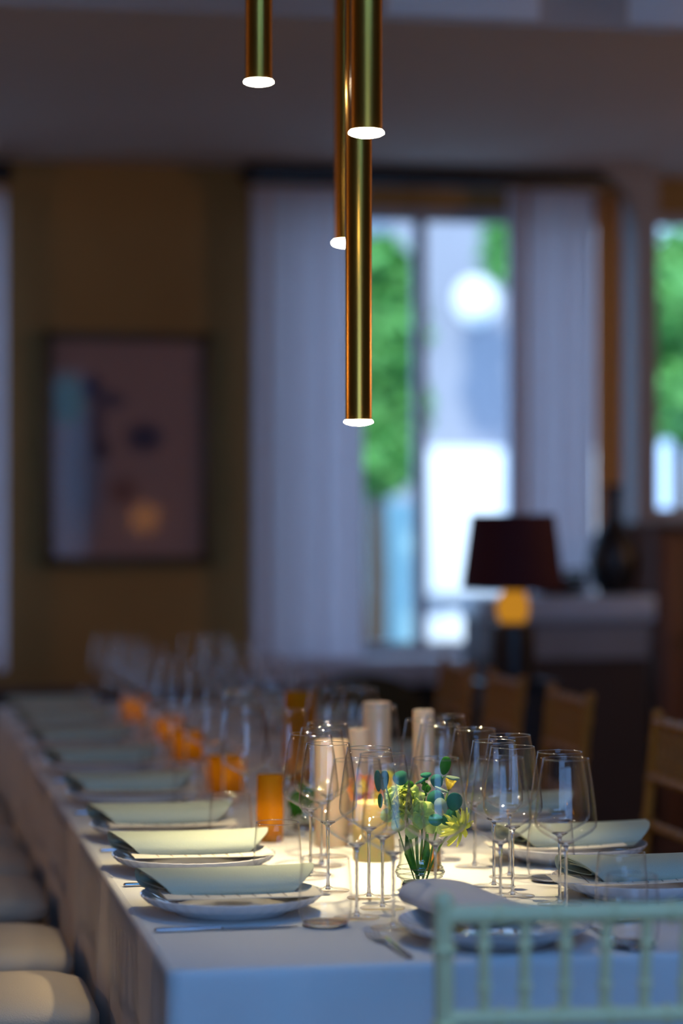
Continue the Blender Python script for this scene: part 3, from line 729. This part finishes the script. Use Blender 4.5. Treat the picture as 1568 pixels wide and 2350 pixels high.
# ================================================================ CANDLES
def candle(u, Y, r, h, label, mat, flame=True):
    p = at(u, 1500, Y); t = thing('pillar_candle', (p.x, p.y, TZ+0.0005), 0, label, 'candle', 'pillar candles along the table')
    MB().lathe([(r*0.96, 0), (r, 0.003), (r, h-0.006), (r*0.97, h-0.001), (r*0.86, h), (r*0.7, h-0.006), (0.0006, h-0.008)], 36).build('wax', mat, t, ang=50)
    MB().tube([(0, 0, h-0.009), (0.0005, 0, h-0.002), (0.002, 0, h+0.004)], 0.0009, 6).build('wick', M_wick, t)
    return t
candle(761, 4.86, 0.034, 0.212, 'broad cream pillar candle behind the sharp wine glass', M_wax)
candle(858, 4.66, 0.040, 0.112, 'short wide yellow candle behind the front glasses', M_waxy)
candle(823, 5.05, 0.0225, 0.218, 'slim tall pale candle rising right of the broad one', M_wax)
candle(865, 5.20, 0.030, 0.262, 'blurred pale pillar candle upper middle of the table', M_wax)
candle(972, 5.00, 0.022, 0.262, 'blurred slim pale candle behind the flowers', M_wax)
def votive(loc, r, h, label, power=1.0):
    t = thing('votive_candle', loc, 0, label, 'votive candle', 'amber glass votives')
    MB().lathe([(0.0005, 0.0), (r*0.8, 0.0), (r*0.93, 0.004), (r, h*0.4), (r*0.95, h), (r*0.92, h), (r*0.96, h*0.4), (r*0.88, 0.007), (0.0005, 0.006)], 40).build('amber_cup', M_amber, t, ang=60)
    MB().lathe([(0.018, 0.0075), (0.0185, 0.022), (0.0005, 0.022)], 24).build('tealight', M_wax, t, ang=40)
    MB().lathe([(0.0005, 0.026), (0.003, 0.030), (0.0042, 0.036), (0.002, 0.046), (0.0004, 0.052)], 14).build('flame', M_flame, t)
    l = light('flame_light', 'POINT', (0, 0, 0.045), CANDLE_W*power, (1.0, 0.66, 0.25), shadow_soft_size=0.01); l.parent = t; l.location = (0, 0, min(h*0.6, 0.06))
p = at(520, 1500, 5.78); votive((p.x, p.y, TZ+0.0005), 0.047, 0.088, 'large orange glass votive left of the wine glasses', 1.6)
p = at(430, 1500, 6.54); votive((p.x, p.y, TZ+0.0005), 0.045, 0.080, 'orange glass votive second along, further away', 1.4)
p = at(386, 1500, 7.05); votive((p.x, p.y, TZ+0.0005), 0.040, 0.080, 'orange glass votive third along the table', 1.4)
p = at(308, 1500, 7.72); votive((p.x, p.y, TZ+0.0005), 0.042, 0.085, 'farthest small orange glass votive among the far glasses', 1.4)
p = at(620, 1500, 4.92); votive((p.x, p.y, TZ+0.0005), 0.028, 0.135, 'tall narrow amber glass behind the crisp tumbler', 0.9)
p = at(688, 1500, 6.0); votive((p.x, p.y, TZ+0.0005), 0.041, 0.225, 'tall amber hurricane glass blurred above the near glasses', 0.3)
p = at(988, 1500, 4.52); votive((p.x, p.y, TZ+0.0005), 0.019, 0.042, 'little amber glass seen through the flower vase', 0.3)

# ================================================================ FLOWERS
def frame_to(nrm, roll=0.0):
    nrm = Vector(nrm).normalized(); up = Vector((0, 0, 1)) if abs(nrm.z) < 0.95 else Vector((0, 1, 0))
    x = up.cross(nrm).normalized(); y = nrm.cross(x)
    m = Matrix((x, y, nrm)).transposed().to_4x4()
    return m @ Matrix.Rotation(roll, 4, 'Z')
TOCAM = -FWD
def make_vase(loc, label, s=1.0):
    t = thing('bud_vase', loc, 0, label, 'vase', 'small glass flower vases')
    o_ = [(0.030, 0.0), (0.033, 0.003), (0.034, 0.009), (0.032, 0.015), (0.037, 0.021), (0.0435, 0.028), (0.0435, 0.035), (0.039, 0.043), (0.0365, 0.052), (0.0365, 0.074), (0.0385, 0.088)]
    o_ = [(r*s, z*s) for r, z in o_]
    MB().lathe([(0.0005, 0)]+o_+[(o_[-1][0]-0.0012, o_[-1][1]+0.0005)]+[(r-0.0018, z) for r, z in reversed(o_[4:-1])]+[(0.028*s, 0.016*s), (0.0005, 0.014*s)], 56).build('glass_body', M_vase, t, ang=50)
    MB().lathe([(0.0005, 0.001), (0.0305*s, 0.001), (0.0322*s, 0.009*s), (0.030*s, 0.0135*s), (0.0005, 0.0135*s)], 40).build('thick_base', M_stem, t)
    b = MB()
    for z in (0.0235, 0.0315, 0.040):
        rr = {0.0235: 0.0402, 0.0315: 0.0440, 0.040: 0.0408}[z]
        q = MB(); q.lathe([((rr+0.0008*math.cos(a))*s, (z+0.0008*math.sin(a))*s) for a in [2*PI*i/6 for i in range(7)]], 48); q.f = [f for f in q.f if len(f) == 4]; b.add(q.v, q.f)
    b.build('ridges', M_rim, t, ang=180)
    return t
def petal(b, m, L, W, cup=0.25, tip=0.9, frill=0.0, n=6, mcols=5):
    """petal lying along +Y from the origin, cupped upward"""
    v = []; f = []
    for i in range(n+1):
        t = i/n; w_ = W*math.sin(PI*min(1, (t*0.85+0.08)))**0.7*(1 if t < tip else 0.8)
        for j in range(mcols):
            s = j/(mcols-1)*2-1
            z = cup*L*(t*t)+0.25*W*s*s+frill*W*math.sin(s*7)*t*t
            v.append((s*w_/2, t*L+(frill*W*0.4*math.cos(s*11) if i == n else -0.12*W*s*s*(i == n)), z))
    for i in range(n):
        for j in range(mcols-1):
            a = i*mcols+j; f.append((a, a+1, a+1+mcols, a+mcols))
    b.add(v, f, m)
def stalk(root, a, b, mid=None, r=0.0016, mat=None, name='stem'):
    a, b = Vector(a), Vector(b); pts = []
    c = mid if mid is not None else (a+b)/2
    for i in range(9):
        t = i/8; pts.append((1-t)**2*a+2*t*(1-t)*Vector(c)+t*t*b)
    org = root.location
    return MB().tube([tuple(p-org) for p in pts], r, 7).build(name, mat or M_stalk, root)
VC = at(964, 1500, 4.29); VC.z = TZ+0.0005
make_vase(VC, 'small clear glass vase holding the lime flower and eucalyptus')
def carnation(c, r, nrm, foot, label, mats, cat='flower', petals=46, name='carnation', seed=1):
    t = thing(name, c, 0, label, cat); rng = random.Random(seed)
    base = frame_to(nrm)
    groups = [MB() for _ in mats]
    for k in range(petals):
        ring = (k/petals)
        ang = k*2.399; tilt = 0.15+1.25*(1-ring)                       # inner petals stand up, outer lie back
        L = r*(0.55+0.5*ring)*rng.uniform(0.9, 1.08); W = r*rng.uniform(0.7, 0.95)
        m = base @ Matrix.Rotation(ang, 4, 'Z') @ Matrix.Rotation(tilt+rng.uniform(-0.12, 0.12), 4, 'X') @ Matrix.Translation((0, r*0.04, 0))
        petal(groups[min(len(mats)-1, int(ring*len(mats)))], m, L, W, 0.16, 0.95, 0.09, 8, 11)
    for gi, (g_, m_) in enumerate(zip(groups, mats)): g_.build('petals', m_, t, ang=180)
    MB().loft([[tuple(base @ Vector((rr*math.cos(a), rr*math.sin(a), zz))) for a in [2*PI*i/12 for i in range(12)]] for rr, zz in ((0.003, -r*0.45), (r*0.2, -r*0.3), (r*0.26, -r*0.05))]).build('calyx', M_stalk, t)
    if foot is not None: stalk(t, Vector(c)-Vector(nrm).normalized()*r*0.4, foot, None, 0.0026)
    return t
ft = lambda dx, dy: VC+Vector((dx, dy, 0.018))
c = at(928, 1845, 4.29); carnation(c, 50/F*4.29, TOCAM+Vector((-0.1, 0, 0.45)), ft(-0.004, 0.004), 'lime green carnation at the front of the small vase', [M_lime, M_lime, M_green], seed=3)
# soft green bracts beside it
t = thing('hellebore', at(968, 1868, 4.27), 0, 'flat pale green bloom right of the lime carnation', 'flower')
b = MB()
for k in range(5):
    petal(b, frame_to(TOCAM+Vector((0.1, 0, 0.15)), k*1.256+0.5) @ Matrix.Rotation(0.2, 4, 'X'), 0.027, 0.030, 0.1, 0.97, 0.03, 6, 7)
b.build('petals', M_green, t, ang=180); MB().ball((0, 0, 0), 0.004, 10, 6).build('centre', M_lime, t); stalk(t, at(968, 1872, 4.28), ft(0.006, 0.002), None, 0.0018)
# eucalyptus sprigs
def leaf(root, c, w_, h_, roll, nrm, mat):
    """rounded leaf with its own slight fold; w_, h_ in metres"""
    m = Matrix.Translation(Vector(c)-root.location) @ frame_to(nrm, roll)
    v = []; f = []; n = 20
    v.append((0, 0, 0)); v.append((0, 0, -0.0005))
    for s, zz in ((1, 0.0), (1, -0.0005)):
        for i in range(n):
            a = 2*PI*i/n; px_ = math.sin(a)*w_/2*(1-0.12*math.cos(a)); py = -math.cos(a)*h_/2
            v.append((px_, py, zz+0.12*abs(px_)+0.05*h_*(py/h_)**2))
    for i in range(n):
        f.append((0, 2+i, 2+(i+1) % n)); f.append((1, 2+n+(i+1) % n, 2+n+i)); f.append((2+i, 2+n+i, 2+n+(i+1) % n, 2+(i+1) % n))
    return MB().add(v, f, m).build('leaf', mat, root, ang=180)
def sprig(label, top, foot, mid, leaves, name='eucalyptus_sprig'):
    Y0 = top[2]; root = thing(name, at(top[0], top[1], Y0), 0, label, 'leaf sprig')
    stalk(root, foot, at(top[0], top[1], Y0), mid, 0.0013)
    for (u, v, Y, wp, hp, roll, nd, mat) in leaves:
        leaf(root, at(u, v, Y), wp/F*Y, hp/F*Y, math.radians(roll), TOCAM+Vector(nd), mat)
    return root
sprig('eucalyptus sprig with upright oval tip leaf, highest in the vase', (1020, 1782, 4.30), ft(0.006, 0.004), at(975, 1830, 4.31), [
    (1022, 1757, 4.29, 25, 44, -14, (0.1, 0, 0.1), M_fresh), (1003, 1793, 4.28, 29, 33, 12, (0, 0, 0.2), M_euc), (1040, 1786, 4.30, 34, 12, -12, (0, 0, 0.9), M_euc2),
    (978, 1779, 4.31, 26, 15, 8, (-0.2, 0, 0.8), M_euc), (1014, 1813, 4.27, 36, 8, -28, (0, 0, 0.8), M_euc2), (968, 1792, 4.31, 36, 8, 35, (0, 0, 0.7), M_euc)])
sprig('dark round-leaved eucalyptus sprig right of the lime carnation', (1018, 1842, 4.26), ft(0.012, -0.004), at(1000, 1900, 4.27), [
    (1002, 1836, 4.27, 42, 46, 30, (-0.4, 0, 0.1), M_euc), (1043, 1840, 4.25, 38, 42, -10, (0.2, 0, 0.05), M_euc), (1012, 1852, 4.24, 30, 43, 12, (0.0, 0, 0.3), M_euc2),
    (1031, 1876, 4.26, 46, 34, 40, (0.2, 0, 0.3), M_euc), (1000, 1882, 4.25, 34, 30, 0, (0, 0, 0.6), M_euc), (1045, 1868, 4.27, 20, 26, -30, (0.3, 0, 0.2), M_euc2)])
sprig('eucalyptus sprig leaning left with two long leaves', (878, 1770, 4.24), ft(-0.010, 0.0), at(900, 1870, 4.27), [
    (868, 1792, 4.23, 17, 50, 4, (-0.4, 0, 0), M_euc), (881, 1791, 4.235, 24, 46, -6, (0.4, 0, 0), M_euc), (920, 1786, 4.27, 36, 34, 20, (-0.2, 0, 0.3), M_euc), (873, 1838, 4.25, 12, 34, 0, (0.1, 0, 0), M_fresh), (936, 1800, 4.28, 28, 20, -10, (0.1, 0, 0.5), M_fresh)])
t = thing('hydrangea', at(950, 1893, 4.27), 0, 'fan of green petals hanging under the lime carnation at the vase mouth', 'flower')
b = MB()
for (u_, v_, rl) in ((925, 1888, 2.4), (948, 1900, 3.0), (905, 1872, 2.0), (980, 1890, 3.6), (1003, 1898, 4.0), (962, 1878, 3.2)):
    petal(b, Matrix.Translation(at(u_, v_-6, 4.275)-t.location) @ frame_to(TOCAM+Vector((0, 0, 0.35)), rl), 0.026, 0.026, 0.1, 0.97, 0.04, 6, 7)
b.build('petals', M_green, t, ang=180); stalk(t, at(955, 1890, 4.28), ft(-0.003, 0.001), None, 0.003)
# broad leaves standing in the vase
for (x0_, x1_, lab) in ((-0.026, -0.004, 'long green leaf curving down inside the vase, left'), (0.012, 0.000, 'broad green leaf standing in the middle of the vase')):
    q = thing('leaf_blade', VC+Vector((x1_, -0.006, 0.024)), 0, lab, 'leaf')
    pts_ = [Vector((0, 0, 0)), Vector(((x0_-x1_)*0.45, 0, 0.016)), Vector(((x0_-x1_)*0.85, 0, 0.04)), Vector((x0_-x1_, 0, 0.075))]
    MB().loft([[(p.x-w_, p.y-0.0006, p.z), (p.x, p.y+0.001, p.z), (p.x+w_, p.y-0.0006, p.z), (p.x, p.y+0.0022, p.z)] for p, w_ in zip(pts_, (0.002, 0.006, 0.007, 0.002))]).build('blade', M_fresh, q, ang=180)
# shaggy pale yellow chrysanthemum hanging out on the right
c = at(1056, 1900, 4.25); t = thing('chrysanthemum', c, 0, 'pale yellow shaggy flower drooping from the right of the vase', 'flower')
b = MB(); nrm = Vector((0.5, -0.6, -0.1))
for k in range(34):
    a_ = k*2.399; tl = 0.15+0.8*((k % 3)/3)
    petal(b, frame_to(nrm, a_) @ Matrix.Rotation(-0.25+tl*0.6, 4, 'X'), 0.030+0.004*(k % 4), 0.0085, -0.25, 0.99, 0.0, 6, 3)
b.build('petals', M_lime, t, ang=180)
MB().ball(tuple(nrm.normalized()*0.003), 0.007, 12, 7).build('centre', M_yell, t); stalk(t, c, ft(0.012, 0.0), c+Vector((-0.03, 0, 0.0)), 0.0018)
c = at(1030, 1812, 4.36); t = thing('freesia', c, 0, 'small pale yellow bloom behind the round leaves', 'flower')
b = MB()
for k in range(6): petal(b, frame_to(Vector((0.1, -0.4, 0.9)), k*1.05) @ Matrix.Rotation(0.9, 4, 'X'), 0.022, 0.014, 0.2, 0.98, 0.05)
b.build('petals', M_yell, t, ang=180); stalk(t, c, ft(0.008, 0.008), None, 0.0015)
c = at(977, 1803, 4.33); t = thing('hypericum', c, 0, 'cluster of small bright green buds above the carnation', 'flower')
b = MB()
for k in range(14): b.ball((random.uniform(-.006, .006), random.uniform(-.006, .006), random.uniform(-.018, .014)), 0.0035, 8, 6, (1, 1, 1.3))
b.build('buds', M_fresh, t); stalk(t, c, ft(0.0, 0.008), None, 0.0015)
# leaf blade standing in the water
# second arrangement behind: orange and yellow blooms
V2 = at(850, 1500, 4.84); V2.z = TZ+0.0005
make_vase(V2, 'second small vase with orange and yellow blooms behind the glasses', 0.8)
f2 = lambda dx: V2+Vector((dx, 0.0, 0.018))
carnation(at(832, 1812, 4.80), 36/F*4.80, TOCAM+Vector((-0.3, 0, 0.5)), f2(-0.004), 'yellow bloom with orange edges in the second vase', [M_yell, M_yell, M_peach], seed=8, petals=46)
carnation(at(888, 1803, 4.80), 34/F*4.80, TOCAM+Vector((0.3, 0, 0.6)), f2(0.006), 'bright yellow bloom behind the left eucalyptus leaves', [M_yell, M_lime], seed=9, petals=44)
carnation(at(862, 1830, 4.74), 28/F*4.74, TOCAM+Vector((0.0, 0, 0.3)), f2(0.0), 'small peach bloom low in the second vase', [M_yell, M_peach], seed=11, petals=36)
# third vase, greenery left of the candle
V3 = at(700, 1500, 5.10); V3.z = TZ+0.0005
make_vase(V3, 'third small vase with greenery left of the broad candle', 0.8)
rng = random.Random(12)
for i, (u, v) in enumerate(((690, 1832), (712, 1812), (676, 1852))):
    lv = [(u+rng.uniform(-16, 16), v+rng.uniform(-18, 22), 5.10+rng.uniform(-0.02, 0.02), rng.uniform(18, 28), rng.uniform(24, 34), rng.uniform(-60, 60), (rng.uniform(-.4, .4), 0, rng.uniform(0, .5)), M_fresh) for _ in range(7)]
    sprig(['leafy green sprig in the middle of the third vase', 'leafy green sprig nearest the candle in the third vase', 'leafy green sprig leaning left in the third vase'][i], (u, v, 5.10), V3+Vector((0.004*i-0.004, 0, 0.018)), None, lv, 'leafy_sprig')

# ================================================================ CHAIRS
def bamboo(b, p0, p1, r, rings, seg=10):
    p0, p1 = Vector(p0), Vector(p1); pts = []; rad = []
    ts = [(0, 0)]
    for t_ in rings:
        for dt, k in ((-0.012, 0), (-0.006, 1), (0.006, 1), (0.012, 0)): ts.append((t_+dt*0.45/max(0.1, (p1-p0).length), k))
    ts.append((1, 0))
    for t_, k in ts:
        pts.append(p0.lerp(p1, max(0, min(1, t_)))); rad.append(r*(1.32 if k else 1))
    b.tube(pts, rad, seg); return b
def make_chair(name, frame_mat, label):
    """ballroom chair facing +Y (its back at -Y), base at the centre of the seat"""
    t = thing(name, (0, 0, 0), 0, label, 'chair', 'ballroom chairs around the table')
    S = 0.19
    for sx in (-1, 1):
        b = MB(); bamboo(b, (sx*0.172, -S-0.035, 0), (sx*0.178, -S+0.005, 0.45), 0.0135, [0.15, 0.5, 0.85]); bamboo(b, (sx*0.178, -S+0.005, 0.45), (sx*0.190, -S-0.045, 0.905), 0.0135, [0.2, 0.45, 0.66, 0.88])
        b.ball((sx*0.190, -S-0.046, 0.912), 0.0150, 10, 6); b.build('rear_leg', frame_mat, t)
        b = MB(); bamboo(b, (sx*0.19, S-0.015, 0), (sx*0.185, S-0.015, 0.46), 0.0135, [0.15, 0.5, 0.85]); b.build('front_leg', frame_mat, t)
    yb = lambda z: -S+0.005-0.05*(z-0.45)/0.455
    xb_ = lambda z: 0.178+0.012*(z-0.45)/0.455
    for z, r in ((0.895, 0.0125), (0.757, 0.0110), (0.640, 0.0105)):
        bamboo(MB(), (0, 0, 0), (0, 0, 1), r, [])
        b = MB(); bamboo(b, (-xb_(z), yb(z), z), (xb_(z), yb(z), z), r, [0.2, 0.4, 0.6, 0.8]); b.build('back_rail', frame_mat, t)
    for k in range(6):
        f = -1+2*(k+1)/7
        b = MB(); bamboo(b, (f*xb_(0.757), yb(0.757), 0.757), (f*xb_(0.895), yb(0.895), 0.895), 0.0078, [0.3, 0.7], 8); b.build('spindle', frame_mat, t)
    for z0, z1, ys in ((0.18, 0.18, None), (0.30, 0.30, None)):
        for sx in (-1, 1):
            b = MB(); bamboo(b, (sx*0.178, -S-0.015, z0), (sx*0.188, S-0.015, z1), 0.009, [0.3, 0.7], 8); b.build('stretcher', frame_mat, t)
    b = MB(); bamboo(b, (-0.188, S-0.015, 0.22), (0.188, S-0.015, 0.22), 0.009, [0.3, 0.7], 8); b.build('stretcher', frame_mat, t)
    MB().box(-0.198, -S-0.01, 0.445, 0.198, S+0.002, 0.485, 0.012).build('seat', frame_mat, t)
    loops = []
    for z, ins in ((0.486, 0.03), (0.489, 0.012), (0.500, 0.0), (0.525, 0.0), (0.540, 0.01), (0.551, 0.035), (0.558, 0.08), (0.561, 0.13)):
        loops.append([(x, y, z) for x, y in rrect(-0.2+ins, -0.185+ins, 0.2-ins, 0.20-ins, 0.075, 6)])
    MB().loft(loops).build('cushion', M_cushion, t, ang=60)
    return t
gold = Proto(make_chair('ballroom_chair', M_gold, 'gold chair'))
# left row: backs toward -x, facing +x
for k, y in enumerate([0.33, 0.94, 1.48, 2.18, 2.71, 3.25, 3.80, 4.38]):
    gold.put((-0.222, y, 0), -PI/2, f'gold ballroom chair with grey cushion, {ORD[k]} from the near end, left side')
for k, y in enumerate([2.12, 3.08, 3.78, 4.42]):
    gold.put((TW+0.226, y, 0), PI/2, f'gold spindle-back ballroom chair, {["nearest", "second nearest", "third nearest", "farthest"][k]} in view along the right side')
hc = make_chair('ballroom_chair', M_mint, 'pale silvery painted ballroom chair in the right foreground at the table head')
hc.location = (0.515, -0.235, 0); hc.rotation_euler = (0, 0, math.radians(-5))
